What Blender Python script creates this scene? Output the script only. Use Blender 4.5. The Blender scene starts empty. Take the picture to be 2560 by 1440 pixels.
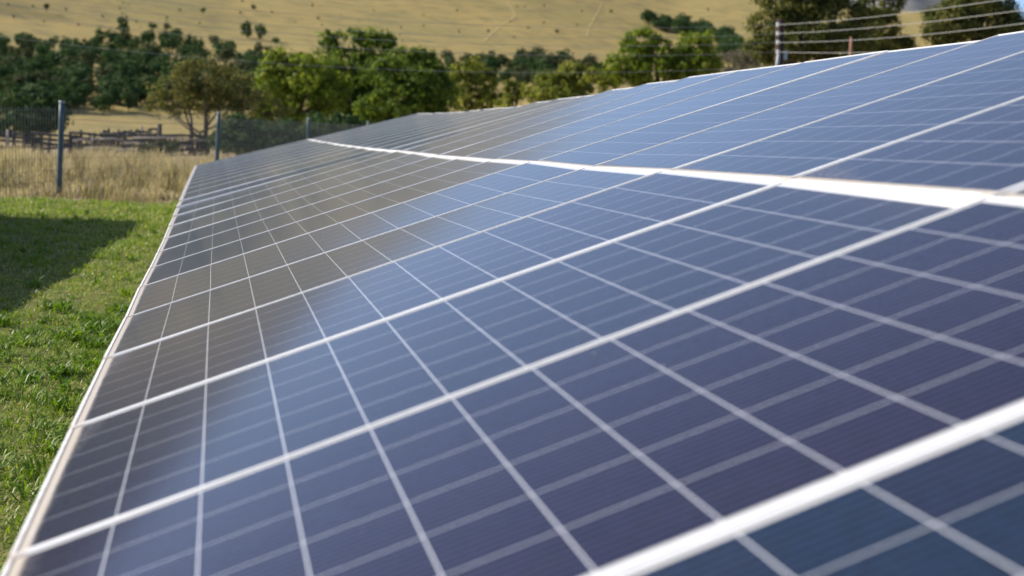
import bpy, bmesh, math, random
import numpy as np
from mathutils import Vector, Matrix
random.seed(7)
RNG = np.random.default_rng(11)
SC = bpy.context.scene
COL = SC.collection

# ------------------------------------------------------------------ camera
FPX = 3339.0                                   # focal length in pixels of the 2560 px wide frame
CAM = Vector((0.362, -1.4006, 0.7959))         # the low edge of the array is the line x = 0, z = 0
FWD = Vector((0.2164, 0.96912, -0.11825))
RGT = Vector((0.9763, -0.21436, 0.02988))
UPV = Vector((-0.00361, 0.12191, 0.99253))
cd = bpy.data.cameras.new('camera')
cam = bpy.data.objects.new('camera', cd)
COL.objects.link(cam)
cam.matrix_world = Matrix(((RGT.x, UPV.x, -FWD.x, CAM.x), (RGT.y, UPV.y, -FWD.y, CAM.y),
                           (RGT.z, UPV.z, -FWD.z, CAM.z), (0, 0, 0, 1)))
cd.sensor_width = 36.0
cd.lens = 36.0 * FPX / 2560.0
cd.clip_start = 0.05
cd.clip_end = 30000.0
cd.dof.use_dof = True
cd.dof.focus_distance = 6.4
cd.dof.aperture_fstop = 2.8
SC.camera = cam

# ------------------------------------------------------------------ light
SUN = Vector((-0.74, 0.40, 0.545)).normalized()       # towards the sun
EL = math.asin(SUN.z)
ROT = math.atan2(SUN.x, SUN.y)
w = bpy.data.worlds.new('World')
SC.world = w
w.use_nodes = True
nt = w.node_tree
sky = nt.nodes.new('ShaderNodeTexSky')
sky.sky_type = 'NISHITA'
sky.sun_disc = False
sky.sun_elevation = EL
sky.sun_rotation = ROT
sky.altitude = 1400.0
sky.air_density = 0.60
sky.dust_density = 2.4
sky.ozone_density = 1.4
bg = nt.nodes['Background']
bg.inputs['Strength'].default_value = 0.150
nt.links.new(sky.outputs['Color'], bg.inputs['Color'])
sd = bpy.data.lights.new('sun', 'SUN')
sd.energy = 4.6
sd.angle = math.radians(0.53)
sd.color = (1.0, 0.93, 0.82)
so = bpy.data.objects.new('sun', sd)
COL.objects.link(so)
so.rotation_euler = SUN.to_track_quat('Z', 'Y').to_euler()
so.location = SUN * 50
SC.view_settings.view_transform = 'Standard'
SC.view_settings.look = 'None'
SC.view_settings.exposure = 0.47
SC.view_settings.gamma = 1.0
SC.view_settings.use_curve_mapping = False
SC.cycles.max_bounces = 6
SC.cycles.transparent_max_bounces = 6
SC.cycles.caustics_reflective = False
SC.cycles.caustics_refractive = False
SC.cycles.sample_clamp_indirect = 4.0


# ------------------------------------------------------------------ helpers
def at(px, py, d):
    """point seen at photo pixel (px, py) of the 2560 px frame, d metres in front of the camera"""
    return CAM + (FWD + RGT * ((px - 1280) / FPX) - UPV * ((py - 720) / FPX)) * d


def tag(o, label=None, cat=None, group=None, kind=None):
    if label: o['label'] = label
    if cat: o['category'] = cat
    if group: o['group'] = group
    if kind: o['kind'] = kind
    return o


def empty(name, loc, mat=None):
    o = bpy.data.objects.new(name, None)
    o.empty_display_size = 0.2
    COL.objects.link(o)
    if mat is not None:
        o.matrix_world = mat
    else:
        o.location = loc
    return o


def link(name, me, parent=None, loc=(0, 0, 0)):
    o = bpy.data.objects.new(name, me)
    COL.objects.link(o)
    o.location = loc
    if parent:
        o.parent = parent
    return o


def np_mesh(name, V, F, mats, tint=None, matidx=None, smooth=False):
    """V (n,3), F list of int arrays (m,k); tint one value per face"""
    V = np.asarray(V, dtype=np.float32)
    if isinstance(F, np.ndarray):
        F = [F]
    F = [f for f in F if len(f)]
    me = bpy.data.meshes.new(name)
    nl = sum(f.size for f in F)
    nf = sum(len(f) for f in F)
    me.vertices.add(len(V))
    me.vertices.foreach_set('co', V.ravel())
    me.loops.add(nl)
    me.polygons.add(nf)
    me.loops.foreach_set('vertex_index', np.concatenate([f.ravel() for f in F]).astype(np.int32))
    starts, tot = [], 0
    for f in F:
        k = f.shape[1]
        starts.append(tot + np.arange(len(f)) * k)
        tot += f.size
    me.polygons.foreach_set('loop_start', np.concatenate(starts).astype(np.int32))
    if matidx is not None:
        me.polygons.foreach_set('material_index', np.asarray(matidx, dtype=np.int32))
    if smooth:
        me.polygons.foreach_set('use_smooth', np.ones(nf, dtype=bool))
    me.update(calc_edges=True)
    if tint is not None:
        a = me.attributes.new('tint', 'FLOAT', 'FACE')
        a.data.foreach_set('value', np.asarray(tint, dtype=np.float32))
    for m in (mats if isinstance(mats, (list, tuple)) else [mats]):
        me.materials.append(m)
    return me


class MB:
    """collects boxes and tubes, then becomes one mesh"""
    def __init__(self):
        self.v, self.f = [], []

    def raw(self, V, F):
        b = len(self.v)
        self.v += [tuple(x) for x in V]
        self.f += [tuple(i + b for i in f) for f in F]

    def box(self, c, s, rot=None):
        V = []
        for sx in (-1, 1):
            for sy in (-1, 1):
                for sz in (-1, 1):
                    p = Vector((sx * s[0] / 2, sy * s[1] / 2, sz * s[2] / 2))
                    if rot is not None: p = rot @ p
                    V.append(p + Vector(c))
        self.raw(V, [(0, 1, 3, 2), (4, 6, 7, 5), (0, 4, 5, 1), (2, 3, 7, 6), (0, 2, 6, 4), (1, 5, 7, 3)])

    def tube(self, pts, rad, n=8, cap=True):
        pts = [Vector(p) for p in pts]
        if not hasattr(rad, '__len__'): rad = [rad] * len(pts)
        V, F = [], []
        ref = None
        for i, p in enumerate(pts):
            t = (pts[min(i + 1, len(pts) - 1)] - pts[max(i - 1, 0)]).normalized()
            if ref is None:
                ref = Vector((1, 0, 0)) if abs(t.x) < 0.8 else Vector((0, 1, 0))
            a = (ref - t * ref.dot(t)).normalized()
            b = t.cross(a)
            ref = a
            for k in range(n):
                an = 2 * math.pi * k / n
                V.append(p + (a * math.cos(an) + b * math.sin(an)) * rad[i])
        for i in range(len(pts) - 1):
            for k in range(n):
                k2 = (k + 1) % n
                F.append((i * n + k, i * n + k2, (i + 1) * n + k2, (i + 1) * n + k))
        if cap:
            F.append(tuple(range(n - 1, -1, -1)))
            m = (len(pts) - 1) * n
            F.append(tuple(m + k for k in range(n)))
        self.raw(V, F)

    def lathe(self, base, prof, n=10, axis=Vector((0, 0, 1))):
        q = Vector((0, 0, 1)).rotation_difference(axis)
        pts = [Vector(base) + q @ Vector((0, 0, z)) for r, z in prof]
        V, F = [], []
        for (r, z), p in zip(prof, pts):
            for k in range(n):
                an = 2 * math.pi * k / n
                V.append(p + q @ Vector((r * math.cos(an), r * math.sin(an), 0)))
        for i in range(len(prof) - 1):
            for k in range(n):
                k2 = (k + 1) % n
                F.append((i * n + k, i * n + k2, (i + 1) * n + k2, (i + 1) * n + k))
        F.append(tuple(range(n - 1, -1, -1)))
        m = (len(prof) - 1) * n
        F.append(tuple(m + k for k in range(n)))
        self.raw(V, F)

    def mesh(self, name, mat, smooth=False, bevel=0.0):
        me = bpy.data.meshes.new(name)
        me.from_pydata([tuple(v) for v in self.v], [], self.f)
        if bevel:
            bm = bmesh.new()
            bm.from_mesh(me)
            bmesh.ops.bevel(bm, geom=bm.edges[:], offset=bevel, segments=2, affect='EDGES', profile=0.5)
            bm.to_mesh(me)
            bm.free()
        me.materials.append(mat)
        if smooth:
            for p in me.polygons: p.use_smooth = True
        me.update()
        return me

    def build(self, name, mat, parent=None, smooth=False, bevel=0.0, loc=(0, 0, 0)):
        return link(name, self.mesh(name, mat, smooth, bevel), parent, loc)


# ------------------------------------------------------------------ node helpers
class NT:
    def __init__(self, name):
        self.m = bpy.data.materials.new(name)
        self.m.use_nodes = True
        self.t = self.m.node_tree
        self.b = self.t.nodes['Principled BSDF']
        self.out = self.t.nodes['Material Output']

    def n(self, typ, **kw):
        nd = self.t.nodes.new(typ)
        for k, v in kw.items(): setattr(nd, k, v)
        return nd

    def set(self, sock, v):
        if isinstance(v, bpy.types.NodeSocket): self.t.links.new(v, sock)
        elif isinstance(v, (tuple, list)) and len(v) == 3 and sock.type == 'RGBA': sock.default_value = (*v, 1)
        else: sock.default_value = v

    def math(self, op, a, b=0.0, c=0.0, clamp=False):
        nd = self.n('ShaderNodeMath', operation=op, use_clamp=clamp)
        self.set(nd.inputs[0], a); self.set(nd.inputs[1], b); self.set(nd.inputs[2], c)
        return nd.outputs[0]

    def mix(self, f, a, b, blend='MIX'):
        nd = self.n('ShaderNodeMix', data_type='RGBA', blend_type=blend)
        self.set(nd.inputs[0], f); self.set(nd.inputs[6], a); self.set(nd.inputs[7], b)
        return nd.outputs[2]

    def ss(self, x, lo, hi):
        nd = self.n('ShaderNodeMapRange', interpolation_type='SMOOTHSTEP')
        self.set(nd.inputs[0], x); self.set(nd.inputs[1], lo); self.set(nd.inputs[2], hi)
        return nd.outputs[0]

    def noise(self, vec, scale, detail=3.0, rough=0.55):
        nd = self.n('ShaderNodeTexNoise')
        self.set(nd.inputs['Vector'], vec)
        nd.inputs['Scale'].default_value = scale
        nd.inputs['Detail'].default_value = detail
        nd.inputs['Roughness'].default_value = rough
        return nd.outputs[0]

    def xyz(self, vec):
        nd = self.n('ShaderNodeSeparateXYZ')
        self.set(nd.inputs[0], vec)
        return nd.outputs

    def vec(self, x, y, z):
        nd = self.n('ShaderNodeCombineXYZ')
        for s, v in zip(nd.inputs, (x, y, z)): self.set(s, v)
        return nd.outputs[0]

    def ramp(self, f, stops):
        nd = self.n('ShaderNodeValToRGB')
        e = nd.color_ramp.elements
        while len(e) < len(stops): e.new(0.5)
        for s, (p, c) in zip(e, stops): s.position = p; s.color = (*c, 1)
        self.set(nd.inputs[0], f)
        return nd.outputs[0]

    def bump(self, h, strength, dist):
        nd = self.n('ShaderNodeBump')
        nd.inputs['Strength'].default_value = strength
        nd.inputs['Distance'].default_value = dist
        self.set(nd.inputs['Height'], h)
        self.t.links.new(nd.outputs[0], self.b.inputs['Normal'])

    def fin(self, color=None, rough=None, metal=None, spec=None):
        for k, v in (('Base Color', color), ('Roughness', rough), ('Metallic', metal), ('Specular IOR Level', spec)):
            if v is not None: self.set(self.b.inputs[k], v)
        return self.m


def leaf_mat(name, stops, rough=0.55, trans=0.35, spec=0.12):
    g = NT(name)
    at_ = g.n('ShaderNodeAttribute', attribute_name='tint')
    c = g.ramp(at_.outputs['Fac'], stops)
    g.fin(c, rough, 0.0, spec)
    tr = g.n('ShaderNodeBsdfTranslucent')
    g.set(tr.inputs[0], g.mix(1.0, c, (1.15, 1.2, 0.6), 'MULTIPLY'))
    mx = g.n('ShaderNodeMixShader')
    mx.inputs[0].default_value = trans
    g.t.links.new(g.b.outputs[0], mx.inputs[1])
    g.t.links.new(tr.outputs[0], mx.inputs[2])
    g.t.links.new(mx.outputs[0], g.out.inputs[0])
    return g.m


# ------------------------------------------------------------------ materials
def m_glass():
    """laminate: poly-silicon cells, white backsheet lines, fine bus wires, dust, all under one glossy glass"""
    g = NT('solar_laminate')
    uv = g.n('ShaderNodeTexCoord').outputs['Object']
    rnd = g.n('ShaderNodeObjectInfo').outputs['Random']
    x, y, _ = g.xyz(uv)                       # x across (-0.496..0.496), y up the slope (0..1.956)
    P, Q = 0.1612, 0.1602
    cx = g.math('DIVIDE', g.math('ADD', x, P * 3), P)
    cy = g.math('DIVIDE', g.math('SUBTRACT', y, 0.992 - Q * 6), Q)
    def edge(c, half):
        fr = g.math('ABSOLUTE', g.math('SUBTRACT', g.math('FRACT', c), 0.5))
        return g.math('GREATER_THAN', fr, 0.5 - half)
    line = g.math('MAXIMUM', edge(cx, 0.0062), edge(cy, 0.0076))
    inside = g.math('MULTIPLY',
                    g.math('LESS_THAN', g.math('ABSOLUTE', x), P * 3 - 0.0012),
                    g.math('LESS_THAN', g.math('ABSOLUTE', g.math('SUBTRACT', y, 0.992)), Q * 6 - 0.0012))
    white = g.math('MAXIMUM', line, g.math('SUBTRACT', 1.0, inside))
    # cell colour: each cell a little different, crystal flakes inside
    ci = g.vec(g.math('FLOOR', cx), g.math('FLOOR', cy), g.math('MULTIPLY', rnd, 91.0))
    wn = g.n('ShaderNodeTexWhiteNoise'); g.set(wn.inputs[0], ci)
    vo = g.n('ShaderNodeTexVoronoi'); vo.inputs['Scale'].default_value = 75.0
    g.set(vo.inputs['Vector'], uv)
    fl = g.xyz(vo.outputs['Color'])[0]
    hue = g.n('ShaderNodeAttribute', attribute_type='OBJECT', attribute_name='tone').outputs['Fac']
    base = g.mix(hue, (0.0080, 0.0055, 0.025), (0.001, 0.013, 0.034))
    base = g.mix(g.math('MULTIPLY', wn.outputs['Value'], 0.5), base, (0.010, 0.007, 0.026))
    fv = g.math('ADD', 0.72, g.math('MULTIPLY', fl, 0.56))
    base = g.mix(1.0, base, g.vec(fv, fv, fv), 'MULTIPLY')
    bus = g.math('COSINE', g.math('MULTIPLY', cx, 8.0 * 2 * math.pi))
    busm = g.math('MULTIPLY', g.ss(bus, -0.3, 0.95), 0.105)
    base = g.mix(busm, base, (0.25, 0.24, 0.32))
    linec = g.mix(g.math('GREATER_THAN', g.math('ADD', edge(cx, 0.0062), edge(cy, 0.0076)), 1.5),
                  (0.68, 0.70, 0.75), (0.86, 0.88, 0.90))
    linec = g.mix(inside, (0.70, 0.69, 0.67), linec)
    col = g.mix(white, base, linec)
    # dust: a thin even film, a strip that settled along the low edge, a wedge in the low far corner; plus a painted shade line at the lip
    sv = g.vec(g.math('ADD', x, g.math('MULTIPLY', rnd, 31.0)), y, 0.0)
    dustp = g.n('ShaderNodeAttribute', attribute_type='OBJECT', attribute_name='dust').outputs['Fac']
    n1 = g.noise(sv, 9.0, 5.0, 0.65)
    n2 = g.noise(sv, 70.0, 4.0, 0.7)
    lim = g.math('ADD', 0.031, g.math('MULTIPLY', g.math('SUBTRACT', n1, 0.35), 0.035))
    cor = g.math('MULTIPLY', g.ss(x, -0.05, -0.49), g.math('ADD', 0.002, g.math('MULTIPLY', dustp, 0.034)))
    lim = g.math('ADD', lim, cor)
    strip = g.math('SUBTRACT', 1.0, g.ss(g.math('ADD', y, g.math('MULTIPLY', g.math('SUBTRACT', n2, 0.5), 0.06)),
                                         g.math('MULTIPLY', lim, 0.55), g.math('MULTIPLY', lim, 1.5)))
    strip = g.math('MULTIPLY', strip, g.math('ADD', 0.55, g.math('MULTIPLY', n2, 0.5)), clamp=True)
    thin = g.math('MULTIPLY', g.ss(n2, 0.35, 0.72), 0.42)
    above = g.ss(y, 0.031, 0.043)
    strip = g.math('MULTIPLY', strip, g.math('ADD', g.math('SUBTRACT', 1.0, above), g.math('MULTIPLY', above, thin)))
    film = g.math('ADD', 0.002, g.math('MULTIPLY', g.ss(n1, 0.3, 0.75), 0.008))
    spots = g.math('MULTIPLY', g.math('GREATER_THAN', g.noise(sv, 34.0, 2.0, 0.4), 0.79), 0.35)
    vd = g.n('ShaderNodeTexVoronoi'); vd.inputs['Scale'].default_value = 5.0
    g.set(vd.inputs['Vector'], g.vec(g.math('ADD', x, g.math('MULTIPLY', rnd, 57.0)), y, 0.0))
    pick = g.math('GREATER_THAN', g.xyz(vd.outputs['Color'])[0], 0.86)
    drop = g.math('MULTIPLY', pick, g.math('LESS_THAN', g.math('ADD', vd.outputs['Distance'], g.math('MULTIPLY', n2, 0.045)), 0.042))
    spots = g.math('MAXIMUM', spots, g.math('MULTIPLY', drop, 0.55))
    run = g.noise(g.vec(g.math('MULTIPLY', g.math('ADD', x, g.math('MULTIPLY', rnd, 13.0)), 26.0), g.math('MULTIPLY', y, 1.4), 0.0), 1.0, 4.0, 0.6)
    film = g.math('ADD', film, g.math('MULTIPLY', g.ss(run, 0.52, 0.78), 0.014))
    dust = g.math('MAXIMUM', g.math('MAXIMUM', strip, film), spots, clamp=True)
    dust_shade_col = g.mix(n2, (0.34, 0.285, 0.22), (0.52, 0.44, 0.34))
    dust_shade_col = g.mix(g.math('MULTIPLY', g.math('LESS_THAN', y, 0.0155), 0.75), dust_shade_col, (0.10, 0.08, 0.065))  # recess shadow under the low frame lip, painted as a dark line
    col = g.mix(dust, col, dust_shade_col)
    rough = g.math('ADD', 0.105, g.math('MULTIPLY', dust, 0.6))
    g.b.inputs['IOR'].default_value = 1.36
    g.b.inputs['Sheen Weight'].default_value = 0.45
    g.b.inputs['Sheen Roughness'].default_value = 0.25
    g.b.inputs['Sheen Tint'].default_value = (1.0, 0.98, 0.97, 1)
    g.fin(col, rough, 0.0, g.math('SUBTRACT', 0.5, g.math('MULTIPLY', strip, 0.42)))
    return g.m


def m_noise(name, c1, c2, scale, rough, metal=0.0, bump=0.0, coord='Object', spec=0.5, detail=4.0):
    g = NT(name)
    tc = g.n('ShaderNodeTexCoord').outputs[coord]
    f = g.noise(tc, scale, detail)
    g.fin(g.mix(g.ss(f, 0.3, 0.7), c1, c2), rough, metal, spec)
    if bump: g.bump(f, bump, 0.01)
    return g.m


def m_ground():
    g = NT('ground_soil')
    pos = g.n('ShaderNodeNewGeometry').outputs['Position']
    x, y, z = g.xyz(pos)
    n1 = g.noise(pos, 0.9, 5.0)
    n2 = g.noise(pos, 6.0, 5.0, 0.65)
    n3 = g.noise(pos, 0.012, 5.0)
    n4 = g.noise(pos, 0.11, 6.0, 0.65)
    lawn = g.mix(g.ss(n2, 0.35, 0.65), (0.085, 0.115, 0.018), (0.185, 0.185, 0.055))
    dry = g.mix(g.ss(n1, 0.3, 0.7), (0.26, 0.20, 0.125), (0.38, 0.29, 0.18))
    gold = g.mix(g.ss(n3, 0.35, 0.68), (0.410, 0.300, 0.108), (0.345, 0.272, 0.100))
    gold = g.mix(g.ss(n4, 0.42, 0.70), gold, (0.225, 0.190, 0.082))
    gold = g.mix(g.math('MULTIPLY', g.ss(g.noise(pos, 0.022, 6.0, 0.7), 0.50, 0.66), 0.55), gold, (0.27, 0.235, 0.095))
    gold = g.mix(g.math('MULTIPLY', g.ss(g.noise(pos, 1.1, 3.0, 0.6), 0.52, 0.70), 0.5), gold, (0.22, 0.18, 0.075))
    gold = g.mix(g.math('MULTIPLY', g.ss(g.noise(pos, 0.03, 7.0, 0.7), 0.52, 0.72), 0.6), gold, (0.44, 0.315, 0.125))
    gold = g.mix(g.math('MULTIPLY', g.ss(g.noise(pos, 0.35, 3.0, 0.6), 0.60, 0.70), 0.55), gold, (0.15, 0.14, 0.06))
    # the western part of the range (x well below the array) is covered with scrub, not grass
    rel = g.math('DIVIDE', g.math('ADD', x, g.math('MULTIPLY', g.math('SUBTRACT', g.noise(pos, 0.02, 4.0), 0.5), 90.0)), g.math('MAXIMUM', y, 20.0))
    scrub = g.math('MULTIPLY', g.ss(rel, -0.10, -0.22), g.ss(y, 150.0, 260.0))
    scrub = g.math('MULTIPLY', scrub, g.ss(g.noise(pos, 0.06, 5.0, 0.65), 0.30, 0.48))
    gold = g.mix(scrub, gold, (0.040, 0.052, 0.024))
    far = g.ss(y, 60.0, 110.0)
    c = g.mix(g.ss(g.math('ADD', y, g.math('MULTIPLY', g.math('SUBTRACT', n1, 0.5), 0.6)), 23.1, 23.7), lawn, dry)
    c = g.mix(far, c, gold)
    g.fin(c, 0.95, 0.0, 0.1)
    g.bump(n2, 0.5, 0.03)
    return g.m


M = {}
M['laminate'] = m_glass()
def m_alu():
    g = NT('anodised_aluminium')
    tc = g.n('ShaderNodeTexCoord').outputs['Object']
    rnd = g.n('ShaderNodeObjectInfo').outputs['Random']
    x, y, z = g.xyz(tc)
    f = g.noise(g.vec(g.math('ADD', x, g.math('MULTIPLY', rnd, 17.0)), y, z), 22.0, 5.0, 0.65)
    c = g.mix(g.ss(f, 0.35, 0.7), (0.82, 0.82, 0.82), (0.74, 0.74, 0.73))
    low = g.math('SUBTRACT', 1.0, g.ss(y, 0.008, 0.05))
    crn = g.math('MULTIPLY', low, g.ss(g.math('ABSOLUTE', x), 0.44, 0.50))
    d = g.math('ADD', g.math('MULTIPLY', low, g.math('MULTIPLY', g.ss(f, 0.45, 0.7), 0.28)), g.math('MULTIPLY', crn, 0.45), clamp=True)
    c = g.mix(d, c, (0.46, 0.33, 0.22))
    return g.fin(c, 0.42, 0.0)


M['alu'] = m_alu()
M['backsheet'] = m_noise('white_backsheet', (0.75, 0.75, 0.74), (0.70, 0.70, 0.69), 5.0, 0.6)
M['black_plastic'] = m_noise('black_plastic', (0.02, 0.02, 0.02), (0.03, 0.03, 0.03), 20.0, 0.5)
M['galv'] = m_noise('galvanised_steel', (0.36, 0.38, 0.40), (0.28, 0.30, 0.32), 9.0, 0.5, 0.6)
M['post'] = m_noise('blue_grey_painted_post', (0.045, 0.080, 0.100), (0.075, 0.110, 0.130), 6.0, 0.6)
M['wire'] = m_noise('fence_wire', (0.13, 0.14, 0.14), (0.09, 0.10, 0.10), 5.0, 0.6, 0.2)
M['ground'] = m_ground()
M['wood'] = m_noise('weathered_wood', (0.06, 0.05, 0.045), (0.12, 0.10, 0.09), 4.0, 0.9, bump=0.5, spec=0.2)
M['pale_wood'] = m_noise('bleached_wood', (0.50, 0.44, 0.37), (0.36, 0.31, 0.26), 4.0, 0.9, bump=0.4, spec=0.2)
M['pole_wood'] = m_noise('creosoted_pole', (0.040, 0.025, 0.018), (0.080, 0.047, 0.034), 3.0, 0.8, spec=0.2)
M['rust'] = m_noise('rusty_steel', (0.26, 0.125, 0.085), (0.34, 0.19, 0.14), 3.0, 0.8, spec=0.2)
M['porcelain'] = m_noise('white_porcelain', (0.75, 0.75, 0.77), (0.68, 0.68, 0.70), 4.0, 0.3)
M['cable'] = m_noise('grey_cable', (0.38, 0.38, 0.36), (0.32, 0.32, 0.30), 1.0, 0.6)
M['bark'] = m_noise('bark', (0.075, 0.06, 0.048), (0.14, 0.115, 0.09), 5.0, 0.9, spec=0.1)
M['pale_bark'] = m_noise('pale_bark', (0.17, 0.15, 0.125), (0.25, 0.22, 0.185), 5.0, 0.9, spec=0.1)
M['path'] = m_noise('bare_earth_track', (0.46, 0.345, 0.15), (0.42, 0.31, 0.13), 0.2, 0.95, coord='Object', spec=0.1)
M['mountain'] = m_noise('mountain_haze_grey', (0.120, 0.126, 0.128), (0.24, 0.235, 0.225), 0.004, 0.95, coord='Object', spec=0.1, detail=9.0)  # distance haze painted into the grey base colour, no haze volume
M['grass'] = leaf_mat('lawn_grass_blade', [(0.0, (0.090, 0.190, 0.010)), (0.45, (0.205, 0.315, 0.018)), (0.72, (0.300, 0.390, 0.040)),
                                           (0.86, (0.47, 0.43, 0.19)), (1.0, (0.60, 0.53, 0.31))], 0.45, 0.42, 0.4)
M['dry_grass'] = leaf_mat('dry_grass_blade', [(0.0, (0.10, 0.105, 0.05)), (0.25, (0.42, 0.335, 0.205)), (0.75, (0.66, 0.535, 0.36)),
                                              (1.0, (0.70, 0.60, 0.44))], 0.8, 0.3, 0.15)
M['leaf_green'] = leaf_mat('bright_green_leaf', [(0.0, (0.095, 0.140, 0.020)), (0.6, (0.220, 0.275, 0.038)), (1.0, (0.360, 0.390, 0.070))], 0.6, 0.5)
M['leaf_deep'] = leaf_mat('deep_green_leaf', [(0.0, (0.060, 0.105, 0.020)), (0.6, (0.150, 0.215, 0.036)), (1.0, (0.270, 0.320, 0.058))], 0.6, 0.5)
M['leaf_olive'] = leaf_mat('olive_brown_leaf', [(0.0, (0.090, 0.095, 0.034)), (0.6, (0.170, 0.168, 0.062)), (1.0, (0.270, 0.225, 0.095))], 0.6, 0.45)
M['leaf_yellow'] = leaf_mat('yellow_green_leaf', [(0.0, (0.095, 0.120, 0.022)), (0.6, (0.230, 0.255, 0.048)), (1.0, (0.380, 0.370, 0.090))], 0.6, 0.5)
M['leaf_pine'] = leaf_mat('pine_foliage', [(0.0, (0.053, 0.069, 0.019)), (0.6, (0.137, 0.149, 0.044)), (1.0, (0.247, 0.226, 0.079))], 0.65, 0.42)
M['leaf_bush'] = leaf_mat('hillside_bush_leaf', [(0.0, (0.036, 0.078, 0.030)), (0.6, (0.066, 0.122, 0.044)), (1.0, (0.115, 0.165, 0.058))], 0.7, 0.25)
M['leaf_dull'] = leaf_mat('dull_hillside_leaf', [(0.0, (0.060, 0.078, 0.034)), (0.6, (0.095, 0.112, 0.050)), (1.0, (0.140, 0.140, 0.072))], 0.7, 0.25)
M['leaf_grey'] = leaf_mat('grey_dry_twig', [(0.0, (0.16, 0.14, 0.10)), (0.6, (0.24, 0.205, 0.14)), (1.0, (0.32, 0.27, 0.19))], 0.9, 0.2)

# ------------------------------------------------------------------ terrain
GX, GY = CAM.x, CAM.y
_fh = Vector((FWD.x, FWD.y)).normalized()
AZ = np.radians([-180, -95, -60, -35, -22, -12, -6, 0, 6.4, 10, 17, 21, 30, 45, 95, 180])
AT = np.array([0.0, .03, .13, .225, .178, .139, .131, .121, .100, .0985, .0895, .080, .060, .03, .0, 0.0])


def sstep(x, a, b):
    t = np.clip((x - a) / (b - a), 0, 1)
    return t * t * (3 - 2 * t)


def terr(x, y):
    x = np.asarray(x, dtype=float); y = np.asarray(y, dtype=float)
    dx, dy = x - GX, y - GY
    F = dx * _fh.x + dy * _fh.y
    R = dx * _fh.y - dy * _fh.x
    r = np.hypot(dx, dy)
    a = np.arctan2(R, F)
    zf = -0.70 - 0.10 * sstep(r, 24, 40) - 0.05 * sstep(r, 40, 80)
    zf = zf + 0.012 * np.sin(x * 2.1 + 0.4) * np.sin(y * 1.7) + 0.05 * np.sin(x * 0.31) * np.sin(y * 0.23) * sstep(r, 20, 50)
    top = np.interp(a, AZ, AT)
    t = np.clip((r - 205) / 560.0, 0, 1)
    zh = CAM.z + r * top * t ** 0.8
    beyond = np.clip((r - 765) / 1800.0, 0, 1)
    zh = zh * (1 - sstep(beyond, 0, 1))
    und = (np.sin(x * 0.021 + 1.3) * np.sin(y * 0.017) * 1.6 + np.sin(x * 0.057) * np.sin(y * 0.049 + 2) * 0.5) * sstep(r, 260, 500) * (1 - sstep(r, 650, 760))
    s = sstep(r, 140, 230)
    return zf * (1 - s) + (zh + und) * s


def tz(x, y): return float(terr(x, y))


def on_ground(px, py, dmin=30.0, dmax=1200.0):
    """where the line of sight through a photo pixel meets the land"""
    dr = FWD + RGT * ((px - 1280) / FPX) - UPV * ((py - 720) / FPX)
    d = np.geomspace(dmin, dmax, 900)
    P = np.array(CAM)[None] + d[:, None] * np.array(dr)[None]
    hit = np.nonzero(P[:, 2] < terr(P[:, 0], P[:, 1]))[0]
    if not len(hit): return None
    q = P[hit[0]]
    return Vector((q[0], q[1], tz(q[0], q[1]))), float(d[hit[0]])


def ground_d(px, d):
    """point on the land d metres ahead in the direction of photo column px"""
    p = at(px, 300, d)
    return Vector((p.x, p.y, tz(p.x, p.y)))


def build_ground():
    rr = np.concatenate([np.linspace(0, 30, 46), np.geomspace(31, 240, 60)[0:], np.linspace(246, 790, 90), np.geomspace(810, 14000, 28)])
    fine = np.radians(np.linspace(-40, 40, 181))
    rest = np.radians(np.linspace(40, 320, 113))[1:-1]
    aa = np.concatenate([fine, rest])
    fa = math.atan2(_fh.x, _fh.y)
    A, Rr = np.meshgrid(aa + fa, rr[1:], indexing='xy')
    X = GX + Rr * np.sin(A); Y = GY + Rr * np.cos(A)
    Z = terr(X, Y)
    V = np.concatenate([[[GX, GY, tz(GX, GY)]], np.stack([X, Y, Z], -1).reshape(-1, 3)])
    na, nr = len(aa), len(rr) - 1
    i = np.arange(na); j = (i + 1) % na
    tri = np.stack([np.zeros(na, int), 1 + j, 1 + i], -1)
    q = []
    for k in range(nr - 1):
        q.append(np.stack([1 + k * na + i, 1 + k * na + j, 1 + (k + 1) * na + j, 1 + (k + 1) * na + i], -1))
    me = np_mesh('ground', V, [tri, np.concatenate(q)], M['ground'], smooth=True)
    me.flip_normals() if me.polygons[0].normal.z < 0 else None
    tag(link('ground', me), 'mown lawn, dry field and golden grass hillside', None, None, 'structure')


build_ground()


def strip_path(name, pts, width):
    P = [on_ground(*p)[0] for p in pts]
    V, F = [], []
    # subdivide so that the track follows the slope
    Q = []
    for a, b in zip(P[:-1], P[1:]):
        for k in range(8): Q.append(a.lerp(b, k / 8))
    Q.append(P[-1])
    for i, p in enumerate(Q):
        t = (Q[min(i + 1, len(Q) - 1)] - Q[max(i - 1, 0)]); t.z = 0; t.normalize()
        s = Vector((t.y, -t.x, 0)) * (width * (0.5 + 0.3 * math.sin(i * 1.7)) )
        for q in (p - s, p + s): V.append((q.x, q.y, tz(q.x, q.y) + 0.10))
    F = [(2 * i, 2 * i + 1, 2 * i + 3, 2 * i + 2) for i in range(len(Q) - 1)]
    me = bpy.data.meshes.new(name)
    me.from_pydata(V, [], F)
    me.materials.append(M['path'])
    tag(link(name, me), 'bare earth track worn down the grassy hillside', None, None, 'structure')


strip_path('path', [(1268, 6), (1280, 22), (1288, 40), (1270, 56), (1248, 68), (1228, 85), (1210, 106)], 1.0)
strip_path('path', [(1506, 6), (1498, 28), (1484, 50), (1474, 70), (1468, 92)], 0.9)


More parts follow.
